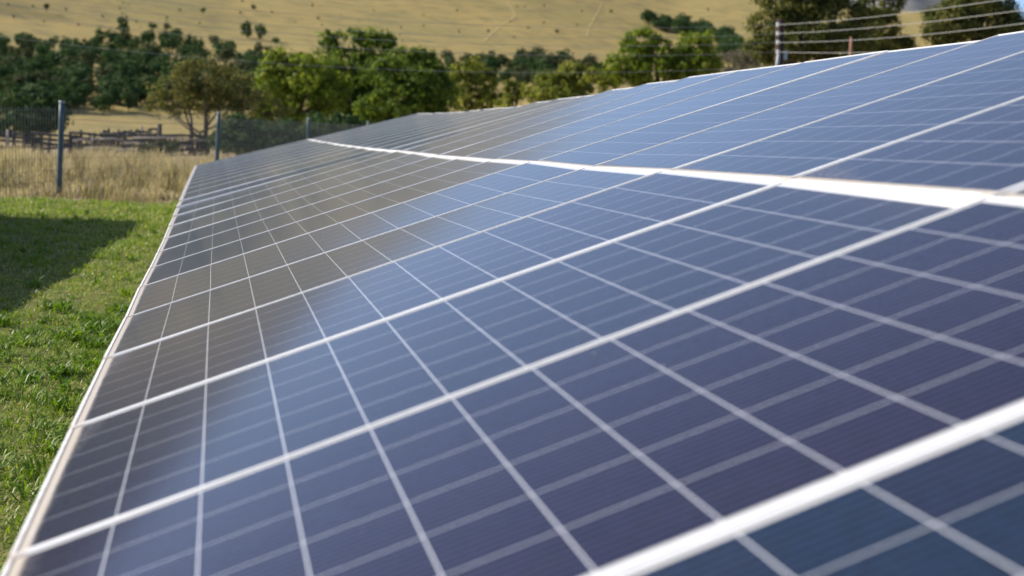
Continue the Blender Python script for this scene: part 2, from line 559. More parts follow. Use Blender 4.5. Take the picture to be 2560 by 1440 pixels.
def build_mountain():
    pts = [(1200, .085), (1700, .107), (1800, .1075), (1950, .112), (2110, .113), (2200, .1125), (2300, .1075), (2380, .104), (2450, .095), (2520, .080), (2700, .062), (3100, .05), (3800, .03)]
    R0 = 4600.0
    xs = np.linspace(1200, 3800, 160)
    V = []
    rows = 26
    for px in xs:
        A = np.interp(px, [p[0] for p in pts], [p[1] for p in pts])
        dr = FWD + RGT * ((px - 1280) / FPX)
        h = Vector((dr.x, dr.y)).normalized()
        for j in range(rows):
            t = j / (rows - 1)
            r = R0 * (0.62 + 0.38 * t) if t <= 1 else R0
            prof = t ** 1.25
            zz = CAM.z + R0 * A * prof + math.sin(px * 0.021 + t * 6) * 9 * t * (1 - t) * 3 + math.sin(px * 0.07 + t * 17) * 4 * t
            V.append((GX + h.x * r, GY + h.y * r, zz - 20 * (1 - t)))
    F = [(i * rows + j, (i + 1) * rows + j, (i + 1) * rows + j + 1, i * rows + j + 1) for i in range(len(xs) - 1) for j in range(rows - 1)]
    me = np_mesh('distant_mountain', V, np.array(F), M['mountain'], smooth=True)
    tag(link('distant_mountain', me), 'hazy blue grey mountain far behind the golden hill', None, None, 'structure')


build_mountain()

# ------------------------------------------------------------------ solar array
ZK = [0.011, 0.017, 0.02, 0.017, 0.008, -0.001, -0.015, -0.028, -0.03, -0.025, -0.017, -0.009, -0.004, 0.003, 0.007, 0.009, 0.009, 0.009, 0.008, 0.006, 0.004, 0.002, -0.001]
TK = [20.05, 19.74, 19.36, 18.96, 18.68, 18.58, 18.46, 18.36, 18.12, 17.76, 17.26, 16.71, 16.2, 15.77, 15.43, 15.17, 14.98, 14.85, 14.77, 14.74, 14.73, 14.74, 14.76]
PITCH, PW, PL, FH = 1.012, 1.0105, 1.984, 0.038
SLOW = (0.006, 1.995)


def line_pt(k, s):
    z = ZK[k] if k >= 0 else 0.011 + 0.004 * k
    t = math.radians(TK[k] if k >= 0 else 20.05 - 0.1 * k)
    return Vector((s * math.cos(t), k * PITCH, z + s * math.sin(t)))


def panel_matrix(a, b, c, d, rnd, lean=None):
    """low near, low far, high near, high far corner -> x towards the viewer, y up the slope, z out of the glass"""
    u = ((a - b) + (c - d)).normalized()
    v = ((c - a) + (d - b)).normalized()
    n = u.cross(v).normalized()
    v = n.cross(u)
    o = (a + b + c + d) / 4 - v * (PL / 2) - n * FH
    m = Matrix(((u.x, v.x, n.x, o.x), (u.y, v.y, n.y, o.y), (u.z, v.z, n.z, o.z), (0, 0, 0, 1)))
    return m @ Matrix.Rotation(math.radians(rnd.gauss(0, 0.13)), 4, 'X') @ Matrix.Rotation(math.radians(lean if lean is not None else rnd.gauss(0.24, 0.23)), 4, 'Y')


def build_panel_meshes():
    lip, h = 0.011, FH
    V, F = [], []
    # a mitred ring: outer wall, top lip, short inner wall down to the glass, and the open underside
    def ring(x, y0, y1, z): return [(-x, y0, z), (x, y0, z), (x, y1, z), (-x, y1, z)]
    X = PW / 2
    ch = 0.0012
    rings = [ring(X, 0, PL, 0), ring(X, 0, PL, h - ch), ring(X - ch, ch, PL - ch, h),
             ring(X - lip, lip, PL - lip, h), ring(X - lip, lip, PL - lip, h - 0.002),
             ring(X - 0.002, 0.002, PL - 0.002, h - 0.002), ring(X - 0.002, 0.002, PL - 0.002, 0.002),
             ring(X - 0.03, 0.03, PL - 0.03, 0.002), ring(X - 0.03, 0.03, PL - 0.03, 0)]
    for r in rings: V += r
    n = len(rings)
    for i in range(n):
        j = (i + 1) % n
        for k in range(4):
            k2 = (k + 1) % 4
            F.append((i * 4 + k, i * 4 + k2, j * 4 + k2, j * 4 + k))
    fr = bpy.data.meshes.new('frame')
    fr.from_pydata(V, [], F)
    fr.materials.append(M['alu'])
    g = bpy.data.meshes.new('glass_laminate')
    zt, zb = 0.0, -0.005
    x, y0, y1 = X - 0.004, 0.004, PL - 0.004
    V = [(-x, y0, zb), (x, y0, zb), (x, y1, zb), (-x, y1, zb), (-x, y0, zt), (x, y0, zt), (x, y1, zt), (-x, y1, zt)]
    g.from_pydata(V, [], [(4, 5, 6, 7), (3, 2, 1, 0), (0, 1, 5, 4), (1, 2, 6, 5), (2, 3, 7, 6), (3, 0, 4, 7)])
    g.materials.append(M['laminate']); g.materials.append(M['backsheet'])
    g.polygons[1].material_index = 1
    b = MB()
    b.box((0, PL - 0.17, -0.012), (0.11, 0.12, 0.022))
    jb = b.mesh('junction_box', M['black_plastic'], bevel=0.004)
    return fr, g, jb


FR_ME, GL_ME, JB_ME = build_panel_meshes()
ORD = ['first', 'second', 'third', 'fourth', 'fifth', 'sixth', 'seventh', 'eighth', 'ninth', 'tenth', 'eleventh', 'twelfth', 'thirteenth',
       'fourteenth', 'fifteenth', 'sixteenth', 'seventeenth', 'eighteenth', 'nineteenth', 'twentieth', 'twenty-first', 'twenty-second', 'twenty-third']


def panel(mat, label, group, dust=0.7, tone=0.2):
    t = empty('solar_panel', None, mat)
    tag(t, label, 'solar panel', group)
    link('frame', FR_ME, t)
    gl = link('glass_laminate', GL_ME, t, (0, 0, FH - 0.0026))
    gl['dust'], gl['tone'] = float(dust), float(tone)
    link('junction_box', JB_ME, t, (0, 0, FH - 0.009))
    return t


prnd = random.Random(5)
# panels sit a little out of line with their neighbours, so each mirrors a slightly different strip of hill and sky
LEAN = ({0: 0.2, 1: 0.3, 2: 0.36, 3: 0.02, 4: 0.56, 5: 0.06, 6: 0.30, 7: 0.0, 8: 0.34, 9: 0.05},
        {1: 0.25, 2: 0.45, 3: 0.05, 4: 0.4, 5: 0.2, 6: 0.45, 7: 0.0, 8: 0.3, 9: 0.5, 10: 0.1})
TONE = ({-1: 0.95, 0: 0.05, 1: 0.35, 2: 0.1, 3: 0.5}, {1: 0.1, 2: 0.7, 3: 0.15, 4: 0.6})
DUST = ({0: 0.5, 1: 1.2, 2: 1.6, 3: 1.1, 4: 0.9}, {0: 1.5, 1: 2.8, 2: 0.9, 3: 1.3, 4: 0.8})
for row, nm in ((0, 'lower'), (1, 'upper')):
    s0 = SLOW[row]
    for k in range(-1, 22):
        a, b = line_pt(k, s0), line_pt(k + 1, s0)
        c, d = line_pt(k, s0 + PL), line_pt(k + 1, s0 + PL)
        j = 21 - k
        look = 'grey sheened' if k > 8 else ('pale blue' if k > 3 else 'dark blue')
        if j == 0: where = 'at the far end'
        elif j == 22: where = 'nearest the camera'
        else: where = ORD[j] + ' from the far end'
        panel(panel_matrix(a, b, c, d, prnd, LEAN[row].get(k)), '%s solar panel in the %s row, %s of the array' % (look, nm, where), 'solar panels of the near array',
              DUST[row].get(k, prnd.uniform(0.2, 1.3)), TONE[row].get(k, prnd.uniform(0.0, 0.55)))

# the rack that carries the array
def build_rack():
    t = empty('mounting_rack', (2, 10, -0.7))
    tag(t, 'galvanised steel rack under the near solar panels', 'mounting rack')
    base = Vector(t.location)
    for s in (0.45, 1.5, 2.45, 3.5):
        b = MB()
        pts = [line_pt(k, s) - Vector((0, 0, FH + 0.035)) - base for k in range(-1, 23)]
        for p, q in zip(pts[:-1], pts[1:]):
            dv = q - p
            b.box((p + q) / 2, (0.04, dv.length, 0.05), dv.to_track_quat('Y', 'Z').to_matrix())
        b.build('rail', M['galv'], t)
    for k in range(0, 23, 3):
        for s in (0.5, 3.4):
            p = line_pt(k, s) - Vector((0, 0, FH + 0.07)) - base
            g = tz(p.x + base.x, p.y + base.y) - 0.3 - base.z
            b = MB(); b.tube([(p.x, p.y, g), (p.x, p.y, p.z)], 0.04, 10)
            b.build('leg', M['galv'], t, True)
        b = MB()
        p, q = line_pt(k, 0.3) - Vector((0, 0, FH + 0.10)) - base, line_pt(k, 3.75) - Vector((0, 0, FH + 0.10)) - base
        dv = q - p
        b.box((p + q) / 2, (0.06, dv.length, 0.08), dv.to_track_quat('Y', 'Z').to_matrix())
        b.build('rafter', M['galv'], t)


build_rack()

# the neighbouring array left of the frame: its shadow falls on the lawn
nrnd = random.Random(9)
NB_HI_FAR = Vector((-3.12, 19.95)); NB_DIR = Vector((-0.055, -0.9985))
NB_T = math.radians(17.0); NB_ZLOW = 0.0
for row in (0, 1):
    s0 = SLOW[row]
    for k in range(20):
        def npt(kk, s):
            up = Vector((-NB_DIR.y, NB_DIR.x))            # horizontal up-slope direction (towards +x)
            e = NB_HI_FAR + NB_DIR * (kk * PITCH) - up * ((3.979 - s) * math.cos(NB_T))
            return Vector((e.x, e.y, NB_ZLOW + s * math.sin(NB_T)))
        panel(panel_matrix(npt(k + 1, s0), npt(k, s0), npt(k + 1, s0 + PL), npt(k, s0 + PL), nrnd),
              'solar panel of the second array that shades the lawn at left', 'solar panels of the second array')
t = empty('mounting_rack', (NB_HI_FAR.x - 2, NB_HI_FAR.y, -0.7))
tag(t, 'galvanised steel rack under the second array left of the lawn', 'mounting rack')
for kk in range(0, 21, 4):
    for s in (0.6, 3.3):
        p = npt(kk, s) - Vector(t.location)
        b = MB(); b.tube([(p.x, p.y, -0.3), (p.x, p.y, p.z - FH)], 0.04, 8)
        b.build('leg', M['galv'], t, True)
for s in (0.45, 1.5, 2.45, 3.5):
    b = MB()
    p, q = npt(0, s) - Vector(t.location) - Vector((0, 0, FH + .035)), npt(20, s) - Vector(t.location) - Vector((0, 0, FH + .035))
    dv = q - p
    b.box((p + q) / 2, (0.04, dv.length, 0.05), dv.to_track_quat('Y', 'Z').to_matrix())
    b.build('rail', M['galv'], t)


# ------------------------------------------------------------------ wire fence
def build_fence():
    P = [ground_d(145, 24.9)]
    B = ground_d(541, 34.0)
    st = B - P[0]
    root = empty('wire_fence', P[0])
    tag(root, 'tall wire mesh fence on blue grey posts behind the lawn', 'fence')
    n = list(range(-1, 6))
    pos = [P[0] + st * i for i in n]
    pos = [Vector((p.x, p.y, tz(p.x, p.y))) for p in pos]
    lean = [(0, 0), (0.075, 0), (0.06, 0), (0.02, 0), (0.03, 0), (0, 0), (0, 0)]
    H = 1.74
    tops = []
    for p, (lx, ly) in zip(pos, lean):
        q = p - P[0]
        tp = q + Vector((lx, ly, H + (0.02 if lx > .07 else 0)))
        tops.append(tp)
        b = MB()
        b.tube([q - Vector((0, 0, 0.3)), q.lerp(tp, 0.25), q.lerp(tp, 0.5), q.lerp(tp, 0.8), tp], [0.056, 0.054, 0.050, 0.052, 0.052], 12)
        po = b.build('post', M['post'], root, True)
        c = MB()
        c.lathe(tp, [(0.056, -0.02), (0.057, 0.008), (0.045, 0.02), (0.0, 0.024)], 12)
        c.build('cap', M['galv'], po, True)
    for i in range(len(pos) - 1):
        a, b_ = pos[i] - P[0], pos[i + 1] - P[0]
        L = (b_ - a).length
        m = MB()
        nv = int(L / 0.12)
        top = 1.60
        for k in range(1, nv):
            p = a.lerp(b_, k / nv)
            sag = 0.03 * math.sin(math.pi * k / nv)
            m.tube([p, p + Vector((0, 0, top - sag + 0.04 + 0.02 * (k % 2)))], 0.0042, 4, False)
        for hh in (0.1, 0.3, 0.5, 0.72, 0.95, 1.2, 1.45, 1.60):
            pts = [a.lerp(b_, k / 12) + Vector((0, 0, hh - 0.03 * math.sin(math.pi * k / 12))) for k in range(13)]
            m.tube(pts, 0.0028, 4, False)
        m.build('wire_mesh', M['wire'], root)


build_fence()

# ------------------------------------------------------------------ old wooden kraal beyond the fence
def build_kraal():
    def runs(name, label, pts, d0, hs, mat, nposts, seed):
        rd = random.Random(seed)
        base = ground_d(pts[0][0], pts[0][1])
        root = empty(name, base)
        tag(root, label, 'rail fence')
        seg = []
        N = 26
        px = np.interp(np.linspace(0, 1, N), np.linspace(0, 1, len(pts)), [p[0] for p in pts])
        dd = np.interp(np.linspace(0, 1, N), np.linspace(0, 1, len(pts)), [p[1] for p in pts])
        G = [ground_d(a, b) - base for a, b in zip(px, dd)]
        for h in hs:
            for i in range(0, N - 1, 3):
                j = min(i + 3, N - 1)
                b = MB()
                a, c = G[i] + Vector((0, 0, h + rd.uniform(-.10, .08))), G[j] + Vector((0, 0, h + rd.uniform(-.10, .08)))
                mid = a.lerp(c, 0.5) + Vector((0, 0, rd.uniform(-0.05, 0.03)))
                b.tube([a.lerp(c, -0.12), mid, a.lerp(c, 1.12)], [0.075, 0.065, 0.05], 6)
                b.build('rail', mat, root, True)
        for i in range(nposts):
            f = (i + rd.uniform(0.1, .9)) / nposts * (N - 1)
            p = G[int(f)].lerp(G[min(int(f) + 1, N - 1)], f - int(f))
            hh = max(hs) + rd.uniform(-0.15, 0.22)
            b = MB()
            b.tube([p - Vector((0, 0, 0.2)), p + Vector((rd.uniform(-.06, .06), rd.uniform(-.05, .05), hh))], [0.075, 0.06], 7)
            b.build('post', mat if rd.random() > .25 else M['pale_wood'], root, True)
    runs('rail_fence', 'weathered dark wooden rail fence of an old kraal beyond the wire fence', [(-420, 58), (0, 57), (200, 58), (345, 58), (520, 62)], 0, (0.25, 0.45, 0.66, 0.87), M['wood'], 38, 3)
    runs('rail_fence', 'leaning pole fence running uphill away from the kraal towards a tall post', [(262, 58.5), (330, 66), (396, 76)], 0, (0.55, 0.75, 0.95), M['wood'], 6, 4)
    runs('rail_fence', 'broken inner rail fence of the kraal with pale split rails', [(150, 63), (300, 64), (480, 65)], 0, (0.3, 0.55), M['wood'], 16, 6)
    # single tall post
    p = ground_d(398, 58)
    b = MB(); b.tube([(0, 0, -0.2), (0.02, 0, 1.4)], [0.11, 0.10], 8)
    tag(b.build('wooden_post', M['wood'], None, True, loc=p), 'tallest dark wooden post standing in the kraal', 'post')
    # fallen bleached poles, each lies for itself
    spots = [(252, 347, 20, .9), (281, 347, 26, .7), (337, 357, 20, .75), (275, 370, 50, .45), (330, 374, 34, .45), (430, 345, 80, .8), (448, 364, 26, .5),
             (390, 362, 18, .6), (205, 350, 18, .6), (445, 385, 22, .2), (270, 385, 44, .25), (300, 392, 36, .2)]
    for i, (px, py, L, hz) in enumerate(spots):
        d = 55.5 - 0.7 * (i % 3)
        g = ground_d(px, d)
        ln = L * d / FPX * 2.4
        b = MB()
        b.tube([(-ln / 2, 0, -0.04), (0, 0.1, 0.02), (ln / 2, 0.05, -0.02 - 0.06 * (i % 2))], [0.042, 0.038, 0.03], 7)
        zz = at(px, py, d).z
        tag(b.build('fallen_pole', M['pale_wood'], None, True, loc=(g.x, g.y, max(zz, g.z + 0.08))),
            'bleached split pole lying among the broken kraal rails', 'pole', 'fallen poles in the kraal')


build_kraal()


# ------------------------------------------------------------------ overhead line
def wire_pts(A, E, sag, n=40):
    return [A.lerp(E, k / n) - Vector((0, 0, 4 * sag * (k / n) * (1 - k / n))) for k in range(n + 1)]


def build_line():
    D = 38.0
    g = ground_d(1946, D)
    root = empty('utility_pole', g)
    tag(root, 'dark wooden utility pole with four white insulators', 'utility pole')
    top = at(1951, 48, D) - g
    b = MB()
    b.tube([(0, 0, -0.5), top * 0.5, top], [0.15, 0.135, 0.115], 12)
    b.build('pole', M['pole_wood'], root, True)
    b = MB()
    a = at(1948, 128, D - 0.17) - g; c = at(1944, 158, D - 0.17) - g
    b.tube([a, a.lerp(c, .6), c, at(1936, 200, D - 0.2) - g], 0.05, 8)
    b.build('conduit', M['galv'], root, True)
    b = MB()
    bx = at(1962, 138, D) - g
    b.box(bx, (0.13, 0.10, 0.26))
    b.build('junction_box', M['galv'], root, bevel=0.01)
    Y = [62, 84, 106, 130]
    names = ['topmost', 'second', 'third', 'lowest']
    RW = [(-165, .2), (-115, .2), (-80, .25), (30, .2)]
    LW = [(-90, .6), (-60, .65), (-35, .6), (-10, .6)]
    for i in range(4):
        A = at(1945, Y[i], D - 0.16)
        b = MB()
        b.lathe(A - g - Vector((0, 0, .05)), [(0.03, 0), (0.055, 0.005), (0.055, 0.03), (0.035, 0.045), (0.035, 0.06), (0.055, 0.075), (0.055, 0.1), (0.03, .105)], 12)
        ins = b.build('insulator', M['porcelain'], root, True)
        b = MB()
        for dz in (-0.065, 0.065):
            q = A - g + Vector((0, 0, dz)); pz = top * ((q.z) / top.z)
            b.tube([q, (pz.x, pz.y, q.z)], 0.012, 6)
        b.build('bracket', M['galv'], ins)
        for (ye, sag), ex, ed, side, rad in ((RW[i], 3400, 18, 'right', 0.0072), (LW[i], -300, 34, 'left', 0.0055)):
            E = at(ex, ye, ed)
            P = wire_pts(A, E, sag)
            m = MB()
            m.tube([p - A for p in P], rad, 6)
            if side == 'right':
                lb = '%s grey overhead wire running right from the utility pole' % names[i]
            else:
                lb = '%s thin overhead wire running left from the utility pole across the hill' % names[i]
            tag(m.build('overhead_wire', M['cable'], None, True, loc=A), lb, 'wire', 'overhead wires')
    # a fifth, lower wire seen in front of the trees on the left
    A, E = at(1945, 166, D - .16), at(-300, 50, 34)
    m = MB(); m.tube([p - A for p in wire_pts(A, E, .62)], 0.0055, 6)
    tag(m.build('overhead_wire', M['cable'], None, True, loc=A), 'lowest thin cable sagging in front of the green trees at left', 'wire', 'overhead wires')
    # the poles the spans end on, both outside the frame
    for px, d, yt, lb in ((3400, 18, -190, 'wooden utility pole carrying the wires off to the right'), (-300, 34, -120, 'wooden utility pole carrying the wires off to the left')):
        g2 = ground_d(px, d); tp = at(px, yt, d)
        b = MB(); b.tube([(0, 0, -0.4), (tp.x - g2.x, tp.y - g2.y, tp.z - g2.z)], [0.14, 0.11], 10)
        tag(b.build('utility_pole', M['pole_wood'], None, True, loc=g2), lb, 'utility pole')
    # short rusty post
    g3 = ground_d(2126, 43)
    tp = at(2128, 93, 43) - g3
    b = MB(); b.tube([(0, 0, -.3), tp], 0.05, 8)
    tag(b.build('metal_post', M['rust'], None, True, loc=g3), 'reddish rusty metal post standing in front of the dark pines', 'post')


build_line()


# ------------------------------------------------------------------ foliage
def leaf_quads(C, N, size, rng, aspect=0.55):
    n = len(C)
    a = rng.normal(size=(n, 3))
    a -= N * np.sum(a * N, 1, keepdims=True)
    a /= np.linalg.norm(a, axis=1, keepdims=True) + 1e-9
    b = np.cross(N, a)
    s = size * rng.uniform(0.6, 1.3, n)[:, None]
    V = np.stack([C - a * s, C - b * s * aspect + N * s * 0.15, C + a * s, C + b * s * aspect + N * s * 0.15], 1).reshape(-1, 3)
    F = np.arange(4 * n).reshape(-1, 4)
    return V, F


def crown_mesh(lobes, n_clump, per, leaf, clump_r, mat, rng, base, shell=0.55):
    """lobes: (centre Vector, (rx, ry, rz)); leaves gathered in clumps through the outer part of each lobe"""
    Cs = np.array([[l[0].x, l[0].y, l[0].z] for l in lobes]); Rs = np.array([l[1] for l in lobes])
    wt = (Rs[:, 0] * Rs[:, 1] * Rs[:, 2]) ** (2 / 3); wt /= wt.sum()
    li = rng.choice(len(lobes), n_clump, p=wt)
    dirs = rng.normal(size=(n_clump, 3)); dirs /= np.linalg.norm(dirs, axis=1, keepdims=True)
    rad = shell + (1.08 - shell) * rng.random(n_clump) ** 0.7
    cc = Cs[li] + dirs * Rs[li] * rad[:, None]
    cs = clump_r * rng.uniform(0.4, 1.2, n_clump)
    ctint = rng.normal(0.5, 0.24, n_clump)
    idx = np.repeat(np.arange(n_clump), per)
    off = rng.normal(size=(len(idx), 3))
    off *= (0.30 + 0.85 * rng.random(len(idx)) ** 1.4)[:, None] / np.linalg.norm(off, axis=1, keepdims=True)
    off[:, 2] *= 0.75
    P = cc[idx] + off * cs[idx][:, None]
    N = off * 1.3 + dirs[idx] * 0.5 + np.array([0, 0, 0.30]) + rng.normal(size=(len(idx), 3)) * 0.5
    N /= np.linalg.norm(N, axis=1, keepdims=True)
    V, F = leaf_quads(P, N, leaf, rng)
    V = V - np.array([base.x, base.y, base.z])
    tint = np.clip(ctint[idx] + rng.normal(0, 0.13, len(idx)), 0, 1)
    return np_mesh('crown', V, F, mat, tint)


def tree(name, label, px0, d, lobes_px, leafmat, barkmat, n_clump, per, leaf, clump_r, group=None, cat='tree', seed=1, trunk_r=0.16, trunks=1, shell=0.70, zext=1.0, sprigs=26, dens=0.50):
    rng = np.random.default_rng(seed)
    rd = random.Random(seed)
    base = ground_d(px0, d)
    root = empty(name, base)
    tag(root, label, cat, group)
    sc = d / FPX
    sr = random.Random(seed + 500)
    lobes_px = list(lobes_px)
    top = [l for l in lobes_px]
    for q in range(sprigs):
        lx, ly, lrx, lry = sr.choice(top)
        an = sr.uniform(0.0, math.pi)
        rr_ = sr.uniform(0.16, 0.34)
        lobes_px.append((lx + lrx * 0.98 * math.cos(an), ly - lry * 0.98 * math.sin(an), lrx * rr_, lry * rr_ * sr.uniform(0.9, 1.7)))
    lobes = []
    for (px, py, rx, ry) in lobes_px:
        dd = rd.uniform(-0.35, 0.35) * rx * sc
        lobes.append((at(px, py, d + dd), (rx * sc, (rx + ry) / 2 * sc * zext, ry * sc)))
    link('crown', crown_mesh(lobes, int(n_clump * dens), int(per * 2.3), leaf * 0.80, clump_r * 1.0, leafmat, rng, base, shell), root)
    b = MB()
    for tnum in range(trunks):
        ofs = Vector((rd.uniform(-.15, .15), rd.uniform(-.15, .15), 0)) * (2 if trunks > 1 else 0)
        for li, (c, r) in enumerate(lobes):
            if trunks > 1 and li % trunks != tnum: continue
            c2 = c - base
            if li >= len(top) and (li % 4 or trunks > 1): continue
            k1 = Vector((c2.x * 0.12, c2.y * 0.12, c2.z * 0.45)) + ofs
            k2 = k1.lerp(c2, 0.6) + Vector((rd.uniform(-.15, .15), rd.uniform(-.15, .15), -0.1))
            tip = c2 + Vector((rd.uniform(-.5, .5) * r[0], rd.uniform(-.5, .5) * r[1], rd.uniform(0, .6) * r[2]))
            b.tube([ofs - Vector((0, 0, .2)), k1, k2, tip], [trunk_r, trunk_r * 0.72, trunk_r * 0.4, trunk_r * 0.12], 7)
    b.build('trunk', barkmat, root, True)
    return root


tree('olive_tree', 'olive brown thinly leaved tree with dark forked trunk above the kraal', 500, 60,
     [(505, 205, 78, 48), (440, 232, 66, 44), (575, 222, 70, 50), (395, 258, 36, 30), (640, 262, 55, 38), (515, 258, 90, 34), (690, 275, 40, 26), (460, 186, 40, 24), (545, 172, 42, 22), (585, 285, 60, 26), (660, 300, 44, 22), (420, 282, 34, 18)],
     M['leaf_olive'], M['bark'], 900, 10, 0.085, 0.40, seed=21, trunk_r=0.075, trunks=3, shell=0.30)
tree('broadleaf_tree', 'light green bushy tree left of the tallest green tree', 735, 74,
     [(720, 185, 66, 46), (680, 215, 46, 40), (775, 200, 60, 56), (700, 255, 52, 40), (770, 262, 70, 46), (830, 240, 50, 56), (745, 150, 30, 20), (690, 300, 50, 30), (760, 310, 60, 30)],
     M['leaf_green'], M['bark'], 950, 14, 0.13, 0.40, seed=22, trunk_r=0.16)
tree('broadleaf_tree', 'tallest bright green tree in the middle of the tree line', 890, 78,
     [(880, 120, 70, 44), (830, 140, 42, 42), (940, 135, 52, 44), (880, 180, 90, 46), (960, 190, 58, 54), (850, 240, 70, 60), (920, 255, 70, 52), (905, 92, 34, 20), (815, 95, 12, 18), (972, 110, 14, 24), (860, 300, 70, 34), (930, 300, 60, 30)],
     M['leaf_deep'], M['bark'], 1300, 14, 0.13, 0.42, seed=23, trunk_r=0.2)
tree('broadleaf_tree', 'dark green rounded tree standing right of the tallest green tree', 1010, 69,
     [(1010, 165, 58, 38), (970, 205, 52, 48), (1050, 205, 58, 50), (1090, 235, 48, 52), (1000, 260, 70, 50), (940, 275, 48, 34), (1085, 180, 34, 26), (1060, 275, 60, 34), (1075, 150, 10, 18), (1040, 150, 12, 20)],
     M['leaf_deep'], M['bark'], 1150, 14, 0.12, 0.38, seed=24, trunk_r=0.17)
tree('broadleaf_tree', 'yellowish green thin tree right of the dark rounded tree', 1180, 82,
     [(1170, 180, 40, 30), (1140, 215, 36, 36), (1200, 215, 38, 40), (1170, 250, 60, 30), (1230, 245, 34, 28)],
     M['leaf_yellow'], M['bark'], 480, 13, 0.12, 0.36, seed=25, trunk_r=0.12, shell=0.4)
tree('young_tree', 'small pale yellow green young tree with narrow crown above the panel edge', 1290, 74,
     [(1275, 232, 14, 26), (1300, 238, 13, 24), (1262, 258, 24, 18)],
     M['leaf_yellow'], M['bark'], 130, 12, 0.11, 0.30, seed=26, trunk_r=0.06, shell=0.3)
tree('broadleaf_tree', 'low spreading yellow green tree just behind the panel edge', 1420, 70,
     [(1385, 215, 48, 30), (1430, 200, 40, 26), (1345, 238, 34, 22), (1470, 212, 44, 34), (1405, 245, 60, 22), (1440, 175, 26, 14)],
     M['leaf_yellow'], M['bark'], 620, 13, 0.115, 0.36, seed=27, trunk_r=0.11)
tree('broadleaf_tree', 'large light green tree with uneven crown left of the utility pole', 1640, 78,
     [(1605, 108, 36, 28), (1590, 140, 42, 34), (1650, 132, 42, 34), (1560, 170, 56, 36), (1630, 180, 66, 44), (1700, 165, 52, 46), (1740, 140, 44, 48), (1755, 175, 44, 36), (1520, 190, 40, 26), (1745, 105, 24, 18)],
     M['leaf_green'], M['bark'], 1250, 14, 0.13, 0.40, seed=28, trunk_r=0.19)
tree('pine_tree', 'large dark olive pine behind the utility pole', 2040, 50,
     [(1990, 0, 95, 50), (1935, 60, 62, 40), (2060, 50, 100, 56), (2000, 100, 110, 42), (1925, 120, 50, 34), (2100, 110, 90, 40), (2040, -60, 110, 40), (1960, 140, 60, 24)],
     M['leaf_pine'], M['bark'], 2000, 14, 0.085, 0.36, seed=29, trunk_r=0.22, cat='pine tree')
tree('pine_tree', 'dark pine with ragged right side behind the rusty post', 2200, 54,
     [(2200, 0, 48, 60), (2185, 70, 62, 40), (2215, 115, 52, 26), (2170, 120, 60, 26), (2205, -70, 40, 40)],
     M['leaf_pine'], M['bark'], 1000, 14, 0.085, 0.34, seed=30, trunk_r=0.16, cat='pine tree')
tree('pine_tree', 'olive green pine at the right edge behind the wires', 2440, 52,
     [(2440, 10, 80, 34), (2380, 60, 60, 40), (2460, 62, 84, 44), (2350, 92, 40, 22), (2520, 60, 40, 42), (2480, -30, 60, 24)],
     M['leaf_pine'], M['bark'], 1500, 14, 0.085, 0.36, seed=31, trunk_r=0.2, cat='pine tree')
tree('dry_bush', 'grey dry bush between the large light green tree and the pine', 1830, 88,
     [(1830, 165, 44, 30), (1790, 178, 30, 22), (1865, 160, 26, 34)],
     M['leaf_grey'], M['pale_bark'], 300, 12, 0.09, 0.4, cat='bush', seed=32, trunk_r=0.05, shell=0.2)
tree('dark_bush', 'dark rounded bush at the left edge behind the wire fence', 70, 72,
     [(60, 255, 66, 28), (120, 262, 50, 24), (20, 285, 60, 34), (90, 295, 70, 30), (140, 290, 34, 26), (40, 318, 60, 16), (105, 320, 50, 14)],
     M['leaf_bush'], M['bark'], 620, 14, 0.13, 0.42, cat='bush', seed=33, trunk_r=0.1)
tree('shrub', 'small grey green shrub growing against the broken kraal rails', 400, 50,
     [(400, 372, 32, 16), (430, 368, 20, 12), (365, 384, 22, 12)],
     M['leaf_dull'], M['bark'], 130, 12, 0.06, 0.22, cat='shrub', seed=34, trunk_r=0.03)
for i, (px, py, rx, ry, d) in enumerate([(598, 338, 50, 34, 49), (668, 346, 56, 36, 52), (738, 342, 56, 38, 55), (805, 336, 52, 36, 58), (862, 326, 46, 32, 61)]):
    tree('hedge_bush', 'dull dark bush in the row right behind the wire fence, %s from the left' % ORD[i], px, d,
         [(px, py, rx, ry), (px - rx * .5, py + 18, rx * .7, ry * .8), (px + rx * .5, py + 16, rx * .7, ry * .8), (px, py + 26, rx * .8, ry * .6)],
         M['leaf_bush'], M['bark'], 420, 13, 0.085, 0.3, 'bushes behind the wire fence', 'bush', 40 + i, 0.06)


